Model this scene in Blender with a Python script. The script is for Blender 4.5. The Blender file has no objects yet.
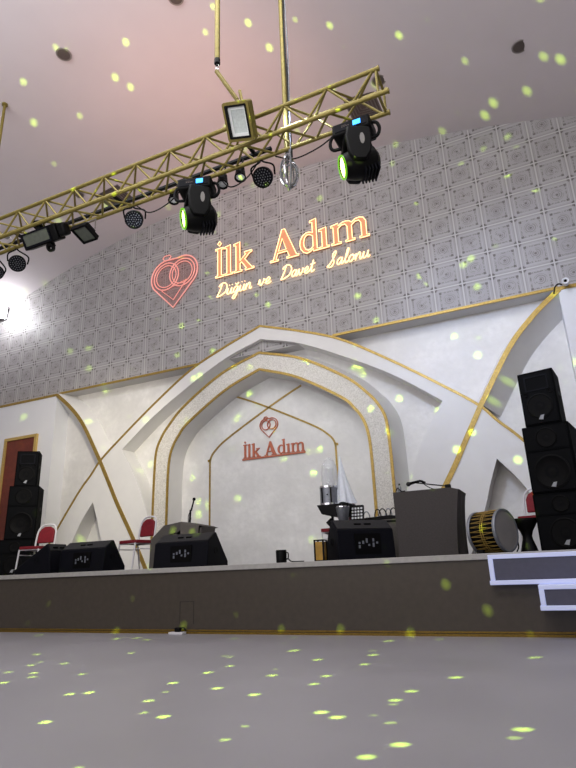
import bpy, bmesh, math, random
from mathutils import Vector, Matrix
from mathutils.geometry import tessellate_polygon

random.seed(7)
C = bpy.context.scene.collection
PI = math.pi
R = math.radians

# ------------------------------------------------------------------ materials
def lin(h):
    h = h.lstrip('#')
    o = []
    for i in (0, 2, 4):
        c = int(h[i:i + 2], 16) / 255
        o.append(c / 12.92 if c <= .04045 else ((c + .055) / 1.055) ** 2.4)
    return (o[0], o[1], o[2], 1)

def mat(name, col, rough=.6, metal=0., noise=0., scale=8., emit=None, estr=0., spec=.5, bump=0., alpha=1., trans=0.):
    m = bpy.data.materials.new(name); m.use_nodes = True
    nt = m.node_tree; b = nt.nodes['Principled BSDF']
    c = lin(col)
    b.inputs['Base Color'].default_value = c
    b.inputs['Roughness'].default_value = rough
    b.inputs['Metallic'].default_value = metal
    b.inputs['Specular IOR Level'].default_value = spec
    if alpha < 1: b.inputs['Alpha'].default_value = alpha
    if trans: b.inputs['Transmission Weight'].default_value = trans
    if emit:
        b.inputs['Emission Color'].default_value = lin(emit)
        b.inputs['Emission Strength'].default_value = estr
    if noise or bump:
        tc = nt.nodes.new('ShaderNodeTexCoord')
        n = nt.nodes.new('ShaderNodeTexNoise')
        n.inputs['Scale'].default_value = scale; n.inputs['Detail'].default_value = 6
        nt.links.new(tc.outputs['Object'], n.inputs['Vector'])
        if noise:
            r = nt.nodes.new('ShaderNodeValToRGB')
            r.color_ramp.elements[0].position = .3; r.color_ramp.elements[1].position = .72
            r.color_ramp.elements[0].color = tuple(x * (1 - noise) for x in c[:3]) + (1,)
            r.color_ramp.elements[1].color = tuple(min(1, x * (1 + noise * .6)) for x in c[:3]) + (1,)
            nt.links.new(n.outputs['Fac'], r.inputs['Fac'])
            nt.links.new(r.outputs['Color'], b.inputs['Base Color'])
        if bump:
            bp = nt.nodes.new('ShaderNodeBump'); bp.inputs['Strength'].default_value = bump
            bp.inputs['Distance'].default_value = .01
            nt.links.new(n.outputs['Fac'], bp.inputs['Height'])
            nt.links.new(bp.outputs['Normal'], b.inputs['Normal'])
    return m

class NT:
    """tiny expression builder for node materials"""
    def __init__(s, m): s.nt = m.node_tree; s.b = s.nt.nodes.get('Principled BSDF')
    def val(s, sock, x):
        if isinstance(x, (int, float)): sock.default_value = x
        else: s.nt.links.new(x, sock)
    def m(s, op, a, b=0., c=0.):
        n = s.nt.nodes.new('ShaderNodeMath'); n.operation = op
        for i, x in enumerate((a, b, c)): s.val(n.inputs[i], x)
        return n.outputs[0]
    def band(s, x, c, w):                       # 1 where |x-c|<w
        return s.m('LESS_THAN', s.m('ABSOLUTE', s.m('SUBTRACT', x, c)), w)
    def gt(s, x, t): return s.m('GREATER_THAN', x, t)
    def mul(s, *a):
        o = a[0]
        for k in a[1:]: o = s.m('MULTIPLY', o, k)
        return o
    def mix(s, f, a, b):
        n = s.nt.nodes.new('ShaderNodeMix'); n.data_type = 'RGBA'
        s.val(n.inputs[0], f)
        for sock, x in ((n.inputs[6], a), (n.inputs[7], b)):
            if isinstance(x, tuple): sock.default_value = x
            else: s.nt.links.new(x, sock)
        return n.outputs[2]
    def noise(s, vec, scale, detail=4):
        n = s.nt.nodes.new('ShaderNodeTexNoise'); n.inputs['Scale'].default_value = scale
        n.inputs['Detail'].default_value = detail
        s.nt.links.new(vec, n.inputs['Vector']); return n.outputs['Fac']
    def obj(s): return s.nt.nodes.new('ShaderNodeTexCoord').outputs['Object']
    def sep(s, v):
        n = s.nt.nodes.new('ShaderNodeSeparateXYZ'); s.nt.links.new(v, n.inputs[0]); return n.outputs

TILE, TX, TZ = .5008, .075, 5.98
def tile_material():
    m = bpy.data.materials.new('embossed_panel'); m.use_nodes = True
    k = NT(m); o = k.obj(); x, y, z = k.sep(o)[:3]
    def cell(q, off):
        f = k.m('FRACT', k.m('DIVIDE', k.m('SUBTRACT', q, off), TILE))
        return k.m('MULTIPLY', k.m('ABSOLUTE', k.m('SUBTRACT', f, .5)), 2.)
    du, dv = cell(x, TX - 50 * TILE), cell(z, TZ - 20 * TILE)
    mx, mn = k.m('MAXIMUM', du, dv), k.m('MINIMUM', du, dv)
    rr = k.m('SQRT', k.m('ADD', k.mul(du, du), k.mul(dv, dv)))
    wear = k.noise(o, 1.3, 5); fine = k.noise(o, 38., 3); mid = k.noise(o, 14., 3)
    base = k.mix(wear, lin('#918e8e'), lin('#aca9aa'))
    line = k.gt(mx, .95)
    joint_shade = k.band(mx, .915, .03)  # shadow along the raised joint lines, painted into the panel colour
    dots = k.mul(k.band(mx, .6, .045), k.gt(fine, .5))
    medal = k.mul(k.m('LESS_THAN', rr, .44), k.gt(k.m('SINE', k.m('MULTIPLY', rr, 46.)), -.1), k.gt(mid, .44))
    core = k.m('LESS_THAN', rr, .09)
    corner = k.mul(k.gt(mn, .77), k.m('LESS_THAN', mx, .95), k.gt(mx, .84))
    sq = k.mul(k.band(du, .6, .085), k.band(dv, .6, .085))
    inner = k.band(mx, .75, .02)
    col = k.mix(k.mul(joint_shade, .3), base, lin('#77736f'))
    col = k.mix(k.mul(inner, .4), col, lin('#c2c0be'))
    col = k.mix(k.mul(dots, k.m('ADD', .35, k.m('MULTIPLY', wear, .5))), col, lin('#625c58'))
    col = k.mix(k.mul(medal, k.m('ADD', .2, k.m('MULTIPLY', wear, .6))), col, lin('#6f6a66'))
    col = k.mix(k.mul(core, .6), col, lin('#555049'))
    col = k.mix(k.mul(sq, .7), col, lin('#544e4a'))
    col = k.mix(k.mul(corner, k.m('ADD', .3, k.m('MULTIPLY', mid, .9))), col, lin('#4c4642'))
    col = k.mix(k.mul(line, .75), col, lin('#bfbdbb'))
    k.nt.links.new(col, k.b.inputs['Base Color'])
    k.b.inputs['Roughness'].default_value = .55
    h = k.m('ADD', k.m('MULTIPLY', line, 1.), k.m('ADD', k.m('MULTIPLY', medal, .5), k.m('MULTIPLY', dots, .5)))
    bp = k.nt.nodes.new('ShaderNodeBump'); bp.inputs['Strength'].default_value = .35; bp.inputs['Distance'].default_value = .01
    k.nt.links.new(h, bp.inputs['Height']); k.nt.links.new(bp.outputs['Normal'], k.b.inputs['Normal'])
    return m

def plaster_material():
    """back wall plaster: satin white, with a cloudy silver wash to the right of the arch"""
    m = bpy.data.materials.new('satin_plaster'); m.use_nodes = True
    k = NT(m); o = k.obj()
    n1 = k.noise(o, 2.2, 8); n2 = k.noise(o, 9., 6)
    w = k.m('MULTIPLY', k.m('POWER', n1, 2.), k.m('POWER', n2, 1.))
    col = k.mix(k.m('MULTIPLY', w, 3.), lin('#cfcdca'), lin('#e8e6e3'))
    k.nt.links.new(col, k.b.inputs['Base Color'])
    k.nt.links.new(k.m('ADD', .3, k.m('MULTIPLY', n1, .35)), k.b.inputs['Roughness'])
    bp = k.nt.nodes.new('ShaderNodeBump'); bp.inputs['Strength'].default_value = .25; bp.inputs['Distance'].default_value = .02
    k.nt.links.new(n2, bp.inputs['Height']); k.nt.links.new(bp.outputs['Normal'], k.b.inputs['Normal'])
    return m

def pearl_material():
    m = bpy.data.materials.new('pearl_mosaic'); m.use_nodes = True
    k = NT(m); o = k.obj()
    v = k.nt.nodes.new('ShaderNodeTexVoronoi'); v.inputs['Scale'].default_value = 62
    k.nt.links.new(o, v.inputs['Vector'])
    col = k.mix(v.outputs['Color'], lin('#b5b1a8'), lin('#e6e3dc'))
    k.nt.links.new(col, k.b.inputs['Base Color'])
    k.b.inputs['Roughness'].default_value = .35
    bp = k.nt.nodes.new('ShaderNodeBump'); bp.inputs['Strength'].default_value = .5; bp.inputs['Distance'].default_value = .01
    k.nt.links.new(v.outputs['Distance'], bp.inputs['Height']); k.nt.links.new(bp.outputs['Normal'], k.b.inputs['Normal'])
    return m

def floor_material():
    m = bpy.data.materials.new('vinyl_floor'); m.use_nodes = True
    k = NT(m); o = k.obj()
    n1 = k.noise(o, .9, 5); n2 = k.noise(o, 60., 2)
    col = k.mix(n1, lin('#8b898e'), lin('#a5a3a8'))
    col = k.mix(k.m('MULTIPLY', k.gt(n2, .68), .35), col, lin('#8d898e'))
    k.nt.links.new(col, k.b.inputs['Base Color'])
    k.nt.links.new(k.m('ADD', .3, k.m('MULTIPLY', n1, .2)), k.b.inputs['Roughness'])
    k.b.inputs['Specular IOR Level'].default_value = .35
    return m

M = dict(
    tile=tile_material(), plaster=plaster_material(), pearl=pearl_material(), floor=floor_material(),
    ceiling=mat('ceiling_paint', '#d8d0d3', .9, noise=.03, scale=1.2),
    paint=mat('white_paint', '#dcdde0', .6, noise=.02, scale=3),
    sidewall=mat('side_wall_paint', '#b9b4b4', .8, noise=.03, scale=2),
    arch=mat('arch_white', '#dddcda', .5, noise=.03, scale=4, bump=.08),
    gold=mat('gold_foil', '#a98d48', .42, .5, noise=.3, scale=30),
    gold2=mat('gold_dark', '#8a6f2f', .4, .6, noise=.25, scale=40),
    truss=mat('gold_painted_metal', '#83763a', .45, .45, noise=.2, scale=25),
    stage=mat('stage_laminate', '#49423a', .33, noise=.12, scale=14, bump=.03),
    deck=mat('stage_carpet', '#6a6764', .8, noise=.1, scale=30),
    edge=mat('deck_edge', '#a9a7a3', .4, noise=.1, scale=20),
    stepface=mat('step_face', '#4d4d5e', .55, noise=.08, scale=20),
    stepedge=mat('step_edge', '#cfd3e6', .35, emit='#a9bcff', estr=.25),
    black=mat('black_plastic', '#060607', .5, noise=.2, scale=40, spec=.15),
    box=mat('black_carpet', '#08090b', .85, noise=.25, scale=60, bump=.1, spec=.06),
    wedge=mat('black_paint', '#0d0e15', .6, noise=.2, scale=40, spec=.1),
    wedgetop=mat('dark_grey_mesh', '#343436', .7, noise=.15, scale=70, spec=.15),
    grille=mat('speaker_grille', '#07080b', .7, noise=.3, scale=120, spec=.08),
    cone=mat('speaker_cone', '#040405', .6, spec=.1),
    grey=mat('grey_cloth', '#454140', .95, noise=.12, scale=50, bump=.15),
    greycase=mat('grey_carpet', '#57534f', .95, noise=.15, scale=60, bump=.15),
    greylid=mat('light_grey_carpet', '#66615b', .95, noise=.12, scale=60, bump=.15),
    red=mat('red_velvet', '#7c0d1e', .75, noise=.2, scale=30),
    white=mat('white_enamel', '#dadadd', .3),
    chrome=mat('chrome', '#d3d5da', .18, .95),
    silver=mat('silver_metal', '#8d9199', .5, .7, noise=.15, scale=20),
    cable=mat('black_cable', '#0a0a0a', .5, spec=.2),
    foil=mat('clear_sleeve', '#77797e', .35, .2, noise=.3, scale=30),
    glassy=mat('clear_plastic', '#eef2f5', .08, alpha=.28),
    towel=mat('white_towel', '#dfe5ee', .9, noise=.06, scale=30, bump=.3),
    amber=mat('amber_glass', '#c79a3e', .2, noise=.3, scale=8, alpha=.8),
    head=mat('drum_skin', '#827f7c', .6, noise=.1, scale=6),
    wood=mat('door_wood', '#6b2f22', .5, noise=.25, scale=12),
    doorgold=mat('door_gold', '#c9ab66', .4, .4, noise=.15, scale=30),
    rust=mat('copper_acrylic', '#b8664a', .5, .0, noise=.1, scale=10),
    neon=mat('warm_neon', '#ffd9a0', .4, emit='#ffd39a', estr=1.8),
    neonface=mat('amber_letter_face', '#c98a63', .5, emit='#f2a277', estr=.36),
    neonred=mat('pink_neon', '#e0a8a0', .4, emit='#ff9a8e', estr=.42),
    backing=mat('clear_acrylic', '#d9a9a4', .2, alpha=.3),
    lens=mat('green_lens', '#e8ffb0', .2, emit='#e2ff7a', estr=9.),
    lensrim=mat('green_rim', '#3c6a10', .3, emit='#6fbf1a', estr=.8),
    lcd=mat('blue_display', '#3aa0ff', .3, emit='#2f9dff', estr=2.2),
    led=mat('led_panel', '#ccd5d1', .5, noise=.15, scale=40),
    reflector=mat('reflector', '#f2f7f4', .4),
    ledglass=mat('lamp_glass', '#5c6158', .25, noise=.15, scale=15),
    leddot=mat('led_dot', '#5a5c61', .3, .0),
    lampglow=mat('flood_glow', '#ffffff', .3, emit='#f4f7ff', estr=30.),
    ventmetal=mat('vent_metal', '#8b8480', .5, .2),
    spkmesh=mat('ceiling_speaker_mesh', '#5a504c', .7, noise=.15, scale=80),
    badge=mat('speaker_badge', '#8d9096', .5),
    faint=mat('faded_print', '#6a6e78', .6),
    marking=mat('printed_white', '#d5d8dc', .5),
)

# ------------------------------------------------------------------ mesh builder
class MB:
    def __init__(s): s.v = []; s.f = []
    def add(s, vs, fs, T=None):
        n = len(s.v)
        s.v += [tuple(T @ Vector(p)) if T else tuple(p) for p in vs]
        s.f += [tuple(i + n for i in f) for f in fs]
        return s
    def box(s, x0, x1, y0, y1, z0, z1, T=None):
        v = [(x0, y0, z0), (x1, y0, z0), (x1, y1, z0), (x0, y1, z0), (x0, y0, z1), (x1, y0, z1), (x1, y1, z1), (x0, y1, z1)]
        return s.add(v, [(0, 3, 2, 1), (4, 5, 6, 7), (0, 1, 5, 4), (1, 2, 6, 5), (2, 3, 7, 6), (3, 0, 4, 7)], T)
    def tube(s, pts, r, n=8, closed=False, T=None):
        pts = [Vector(p) for p in pts]; N = len(pts); vs = []; fs = []
        rs = r if isinstance(r, (list, tuple)) else [r] * N
        prev = None
        for i, p in enumerate(pts):
            a = pts[i - 1] if (i or closed) else p
            b = pts[(i + 1) % N] if (i < N - 1 or closed) else p
            t = (b - a)
            t = t.normalized() if t.length > 1e-9 else Vector((0, 0, 1))
            if prev is None:
                up = Vector((0, 0, 1)) if abs(t.z) < .9 else Vector((1, 0, 0))
                u = t.cross(up).normalized()
            else:
                u = (prev - t * prev.dot(t))
                u = u.normalized() if u.length > 1e-6 else t.orthogonal().normalized()
            prev = u; w = t.cross(u)
            for k in range(n):
                an = 2 * PI * k / n
                vs.append(p + (u * math.cos(an) + w * math.sin(an)) * rs[i])
        for i in range(N if closed else N - 1):
            j = (i + 1) % N
            for k in range(n):
                l = (k + 1) % n
                fs.append((i * n + k, i * n + l, j * n + l, j * n + k))
        if not closed:
            fs.append(tuple(range(n))[::-1]); fs.append(tuple((N - 1) * n + k for k in range(n)))
        return s.add(vs, fs, T)
    def cyl(s, a, b, r0, r1=None, n=20, T=None):
        return s.tube([a, b], [r0, r0 if r1 is None else r1], n, T=T)
    def lathe(s, prof, n=28, T=None):
        vs = []; fs = []; m = len(prof)
        for k in range(n):
            an = 2 * PI * k / n
            vs += [(r * math.cos(an), r * math.sin(an), z) for r, z in prof]
        for k in range(n):
            l = (k + 1) % n
            for i in range(m - 1): fs.append((k * m + i, l * m + i, l * m + i + 1, k * m + i + 1))
        return s.add(vs, fs, T)
    def prism(s, loops, y0, y1, T=None):
        """loops of (x, z): the first is the outline, the others are holes; extruded along y"""
        loops = [[tuple(p) for p in l] for l in loops]
        flat = [p for l in loops for p in l]; N = len(flat)
        tris = tessellate_polygon([[Vector((p[0], p[1], 0)) for p in l] for l in loops])
        vs = [(p[0], y0, p[1]) for p in flat] + [(p[0], y1, p[1]) for p in flat]
        fs = []
        for t in tris:
            a, b, c = (flat[i] for i in t)
            ccw = (b[0] - a[0]) * (c[1] - a[1]) - (b[1] - a[1]) * (c[0] - a[0]) > 0
            t = tuple(t) if ccw else tuple(t)[::-1]
            fs.append(t); fs.append(tuple(i + N for i in t[::-1]))
        o = 0
        for li, l in enumerate(loops):
            m = len(l); area = sum(l[i][0] * l[(i + 1) % m][1] - l[(i + 1) % m][0] * l[i][1] for i in range(m))
            fl = (area > 0) != (li > 0)
            for i in range(m):
                a, b = o + i, o + (i + 1) % m
                q = (a, b, b + N, a + N)
                fs.append(q[::-1] if fl else q)
            o += m
        return s.add(vs, fs, T)
    def build(s, name, m, parent=None, bevel=0., seg=2, loc=None, rotz=0, angle=35, fix=True):
        me = bpy.data.meshes.new(name); me.from_pydata(s.v, [], s.f)
        if fix:
            bm = bmesh.new(); bm.from_mesh(me)
            bmesh.ops.recalc_face_normals(bm, faces=bm.faces[:]); bm.to_mesh(me); bm.free()
        for p in me.polygons: p.use_smooth = True
        me.set_sharp_from_angle(angle=R(angle))
        me.materials.append(m)
        o = bpy.data.objects.new(name, me); C.objects.link(o)
        if parent: o.parent = parent
        if loc: o.location = loc
        o.rotation_euler.z = rotz
        if bevel:
            b = o.modifiers.new('bevel', 'BEVEL'); b.width = bevel; b.segments = seg
            b.limit_method = 'ANGLE'; b.angle_limit = R(40)
        return o

def thing(name, label, cat, loc=(0, 0, 0), rotz=0, group=None):
    o = bpy.data.objects.new(name, None); C.objects.link(o)
    o.location = loc; o.rotation_euler.z = rotz; o.empty_display_size = .1
    o['label'] = label; o['category'] = cat
    if group: o['group'] = group
    return o
def tag(o, label, cat, group=None):
    o['label'] = label; o['category'] = cat
    if group: o['group'] = group
    return o
def struct(o, label=None):
    o['kind'] = 'structure'
    if label: o['label'] = label
    return o
def dup(root, loc, rotz, label, group=None):
    r = root.copy(); C.objects.link(r); r.location = loc; r.rotation_euler.z = rotz; r['label'] = label
    if group: r['group'] = group
    for ch in list(root.children):
        c = ch.copy(); C.objects.link(c); c.parent = r
        for g in list(ch.children):
            d = g.copy(); C.objects.link(d); d.parent = c
    return r

def smooth(pts, n=8, closed=False):
    P = [Vector(p) for p in pts]; N = len(P); out = []
    for i in range(N if closed else N - 1):
        if closed: p0, p1, p2, p3 = P[i - 1], P[i], P[(i + 1) % N], P[(i + 2) % N]
        else:
            p1, p2 = P[i], P[i + 1]
            p0 = P[i - 1] if i else p1 * 2 - p2
            p3 = P[i + 2] if i + 2 < N else p2 * 2 - p1
        for k in range(n):
            t = k / n
            out.append(.5 * ((2 * p1) + (p2 - p0) * t + (2 * p0 - 5 * p1 + 4 * p2 - p3) * t * t + (3 * p1 - p0 - 3 * p2 + p3) * t ** 3))
    if not closed: out.append(P[-1])
    return out
def arc(cx, cz, rx, rz, a0, a1, n=24):
    return [(cx + rx * math.cos(R(a0 + (a1 - a0) * i / n)), cz + rz * math.sin(R(a0 + (a1 - a0) * i / n))) for i in range(n + 1)]
def offset(pts, d):
    out = []
    for i, p in enumerate(pts):
        a = Vector(pts[max(0, i - 1)]); b = Vector(pts[min(len(pts) - 1, i + 1)])
        t = (b - a).normalized(); out.append((p[0] - t[1] * d, p[1] + t[0] * d))
    return out
def ribbon(mb, pts, w, y0, y1):
    """flat strip following an (x, z) line; w > 0 lies to the left of the walking direction"""
    a = [tuple(p) for p in pts]; b = offset(a, w)
    for i in range(len(a) - 1):
        q = [a[i], a[i + 1], b[i + 1], b[i]]
        vs = [(p[0], y, p[1]) for y in (y0, y1) for p in q]
        mb.add(vs, [(0, 1, 2, 3), (7, 6, 5, 4), (0, 4, 5, 1), (1, 5, 6, 2), (2, 6, 7, 3), (3, 7, 4, 0)])
    return mb
def loft(mb, fa, fb, ba, bb, y0, y1):
    for i in range(len(fa) - 1):
        q0 = [fa[i], fa[i + 1], fb[i + 1], fb[i]]; q1 = [ba[i], ba[i + 1], bb[i + 1], bb[i]]
        vs = [(p[0], y0, p[1]) for p in q0] + [(p[0], y1, p[1]) for p in q1]
        mb.add(vs, [(0, 1, 2, 3), (7, 6, 5, 4), (0, 4, 5, 1), (1, 5, 6, 2), (2, 6, 7, 3), (3, 7, 4, 0)])
    return mb
def basis(loc, ex, ez):
    """matrix with local x along ex and local z near ez (local -y is the front)"""
    ex = Vector(ex).normalized(); ey = Vector(ez).cross(ex).normalized(); ez = ex.cross(ey)
    m = Matrix((ex, ey, ez)).transposed().to_4x4(); m.translation = Vector(loc); return m

# ------------------------------------------------------------------ key dimensions (metres)
SZ = .841                      # stage floor
SY = 6.83                      # stage front
YA = 9.50                      # face of the arches and side blocks
YT = 9.60                      # face of the embossed panels
YB = 9.90                      # recessed back wall
XC = -4.935                    # axis of the arches
TB = 4.98                      # lower edge of the embossed panels
XL, XR, YF = -14.6, 4.7, -6.5  # side walls and the wall behind the camera
def ceil_z(x): return 9.12 - (x + 5) ** 2 / 44

# ------------------------------------------------------------------ setting
struct(MB().box(XL - .2, XR + .2, YF - .2, YB + .3, -.2, 0).build('floor', M['floor']))
mb = MB(); n = 48; vs = []; fs = []
for i in range(n + 1):
    x = XL - .3 + (XR - XL + .6) * i / n; z = ceil_z(x)
    vs += [(x, YF - .2, z), (x, YB + .3, z), (x, YB + .3, z + .2), (x, YF - .2, z + .2)]
for i in range(n):
    a = 4 * i; b = a + 4
    fs += [(a, a + 1, b + 1, b), (a + 1, a + 2, b + 2, b + 1), (a + 2, a + 3, b + 3, b + 2), (a + 3, a, b, b + 3)]
fs += [(0, 3, 2, 1), (4 * n, 4 * n + 1, 4 * n + 2, 4 * n + 3)]
struct(mb.add(vs, fs).build('ceiling', M['ceiling']))
struct(MB().box(XL - .2, XL, YF, YB + .2, 0, 8.2).build('wall_left', M['sidewall']))
struct(MB().box(XR, XR + .2, YF, YB + .2, 0, 8.2).build('wall_right', M['sidewall']))
struct(MB().box(XL, XR, YF - .2, YF, 0, 9.3).build('wall_front', M['sidewall']))
struct(MB().box(XL, XR, YB, YB + .2, SZ, TB + .2).build('wall_back', M['plaster']))
struct(MB().box(XL, XR, YT, YB + .2, TB, 9.2).build('wall_back_upper', M['tile']), 'upper wall of embossed square panels with medallions')
# gold line along the lower edge of the panels
struct(MB().box(XL, -10.44, YA - .012, YT, TB - .06, TB + .0).build('trim_1', M['gold']))
struct(MB().box(-10.44, -6.45, YT - .03, YT, TB + .004, TB + .05).build('trim_2', M['gold']))
struct(MB().box(-3.42, .544, YT - .03, YT, TB + .004, TB + .05).build('trim_4', M['gold']))
struct(MB().box(.544, XR, YA - .012, YT, TB - .06, TB + .0).build('trim_3', M['gold']))
# plain side blocks beside the recess
struct(MB().box(XL, -10.44, YA, YB, SZ, TB - .06).build('wall_back_left', M['paint']))
struct(MB().box(.544, XR, YA, YB, SZ, TB - .06).build('wall_back_right', M['paint']))
d = struct(MB().box(-11.93, -10.99, YA - .03, YA, SZ, 3.99).build('door_1', M['wood'], bevel=.01), 'dark reddish brown door in a gold frame')
fr = MB()
fr.prism([[(-12.0, SZ), (-12.0, 4.06), (-10.92, 4.06), (-10.92, SZ), (-10.99, SZ), (-10.99, 3.99), (-11.93, 3.99), (-11.93, SZ)]], YA - .06, YA)
fr.build('door_frame', M['doorgold'], d)

# ------------------------------------------------------------------ stage
st = thing('stage_platform', 'long brown fronted stage platform with pale edge across the hall', 'stage', (0, SY, 0))
MB().box(XL + .01, XR - .01, 0, .06, .03, SZ - .065).build('front_panel', M['stage'], st)
MB().box(XL + .01, XR - .01, -.015, YB - SY, SZ - .065, SZ).build('deck', M['deck'], st)
MB().box(XL + .01, XR - .01, -.03, -.015, SZ - .065, SZ).build('deck_edge', M['edge'], st, .006)
g = MB(); g.box(XL + .01, XR - .01, -.025, 0, 0, .028); g.box(XL + .01, XR - .01, -.012, 0, .034, .052)
g.build('gold_strip', M['gold2'], st)
hz = MB()                                    # access hatch outline in the front panel
for a in ((-4.86, -4.855, .12, .4), (-4.64, -4.635, .12, .4), (-4.86, -4.635, .395, .4)):
    hz.box(a[0], a[1], -.004, .01, a[2], a[3])
hz.build('hatch_outline', M['wedgetop'], st)
def stage_step(label, x0, y0, z0, z1):
    t = thing('stage_step', label, 'step', (x0, y0, z0), group=None)
    h = z1 - z0; w = XR - x0; dpt = SY - .03 - y0
    MB().box(.045, w, .012, dpt, .045, h - .045).build('front_panel', M['stepface'], t)
    MB().box(0, w, 0, dpt, h - .045, h).build('tread_edge', M['stepedge'], t, .006)
    MB().box(-.01, w, -.012, dpt, 0, .045).build('bottom_edge', M['stepedge'], t, .006)
    MB().box(0, .05, -.004, dpt, .045, h - .045).build('side_edge', M['stepedge'], t, .006)
stage_step('upper dark step panel with glowing bluish white edges at stage right end', -.80, 6.70, .515, SZ - .02)
stage_step('lower dark step panel with glowing edges below the upper step', -.335, 6.50, .275, .513)

# ------------------------------------------------------------------ arches
def W(o, z): return (XC + o * YA, z * YA + .72)
def half(pts, s): return [(XC + s * o * YA, z * YA + .72) for o, z in pts]
def both(pts):                              # whole curve, left foot -> peak -> right foot
    return half(pts[::-1], -1)[:-1] + half(pts, 1)
def sm2(pts, n=7): return [(p.x, p.y) for p in smooth([(a, b, 0) for a, b in pts], n)]
ZS = (SZ - .72) / YA
A_out = sm2([(0, .507), (.09, .476), (.18, .438), (.275, .376), (.362, .312), (.421, .265), (.45, .231), (.482, .196), (.537, .121), (.562, .083), (.602, ZS)])
A_in = sm2([(0, .4745), (.09, .4462), (.196, .392), (.28, .3415), (.361, .2795)])
LEG = sm2([(.361, .2795), (.334, .239), (.313, .202), (.291, .152), (.277, .11), (.262, ZS)])
B_up = sm2([(.5755, .4475), (.527, .408), (.48, .357), (.4212, .265)])
B_lo = sm2([(.4212, .265), (.384, .2), (.36, .158), (.309, .077), (.272, ZS)])
N_out = sm2([(0, .4433), (.094, .4125), (.187, .356), (.23, .315), (.249, .289), (.2605, .26), (.2635, .21), (.264, .14), (.264, ZS)])
N_in = sm2([(0, .4008), (.082, .3695), (.172, .3135), (.198, .287), (.212, .265), (.2195, .24), (.2225, .2), (.223, .1), (.223, ZS)])
H_a = sm2([(.437, .167), (.465, .13), (.487, .09), (.524, ZS)])     # hole in the foot, outer side
H_b = sm2([(.437, .167), (.422, .13), (.406, .085), (.374, ZS)])    # hole in the foot, inner side

t = thing('crossing_arch', 'wide white plaster arch with gold edging crossing curved feet on stage', 'arch')
outer = both(A_out)
inner = half((A_in + LEG[1:])[::-1], 1) + half(A_in + LEG[1:], -1)[1:]
poly = [outer]
# outline walks up the left outside, down the right outside, then along the foot openings
right_foot = [*half(H_a[::-1], 1), *half(H_b, 1)[1:]]
left_foot = [*half(H_b[::-1], -1), *half(H_a, -1)[1:]]
outline = outer + right_foot + inner + left_foot
MB().prism([outline], YA, YB).build('arch_frame', M['arch'], t, angle=30)
e = MB(); ribbon(e, outer, -.045, YA - .012, YA + .01); e.build('gold_edge', M['gold'], t)
for s in (-1, 1):
    e = MB(); ribbon(e, half(B_lo, s), s * .085, YA - .014, YA + .01); e.build('gold_band', M['gold'], t)
for s, nm in ((-1, 'left'), (1, 'right')):
    f = thing('curved_fin', 'slim curved white fin with gold front edge at upper %s of the arch' % nm, 'fin')
    c = half(B_up, s); e = MB(); loft(e, c, offset(c, s * .085), offset(c, -s * .12), offset(c, s * .33), YA, YB); e.build('fin_board', M['arch'], f)
    e = MB(); ribbon(e, c, s * .085, YA - .014, YA); e.build('gold_edge', M['gold'], f)

t = thing('niche_arch', 'pointed inner arch of pearly white mosaic between two gold edges', 'arch')
no, ni = both(N_out), both(N_in)
MB().prism([no + ni[::-1]], YA - .06, YB).build('jamb', M['arch'], t, angle=30)
e = MB(); loft(e, no, offset(no, -.02), offset(no, .13), offset(no, -.02), YA - .055, YB); e.build('outer_splay', M['arch'], t, angle=30)
MB().prism([no + ni[::-1]], YA - .07, YA - .06).build('mosaic_face', M['pearl'], t)
e = MB(); ribbon(e, no, -.05, YA - .085, YA - .06); e.build('gold_edge', M['gold'], t)
e = MB(); ribbon(e, ni, .05, YA - .085, YA - .06); e.build('gold_edge', M['gold'], t)
# thin gold lines inlaid on the niche wall
for s, nm in ((-1, 'left'), (1, 'right')):
    p = sm2([(1.40, SZ), (1.40, 2.8), (1.395, 2.95), (1.36, 3.06), (1.27, 3.17), (1.04, 3.35), (.5, 3.65), (0, 3.91), (-.4, 4.105), (-.73, 4.25)])
    e = MB(); ribbon(e, [(-4.99 + s * a, b) for a, b in p], s * .036, YB - .012, YB)
    tag(e.build('gold_line', M['gold']), 'thin gold line rising from the %s of the niche and crossing the other' % nm, 'trim')

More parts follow.
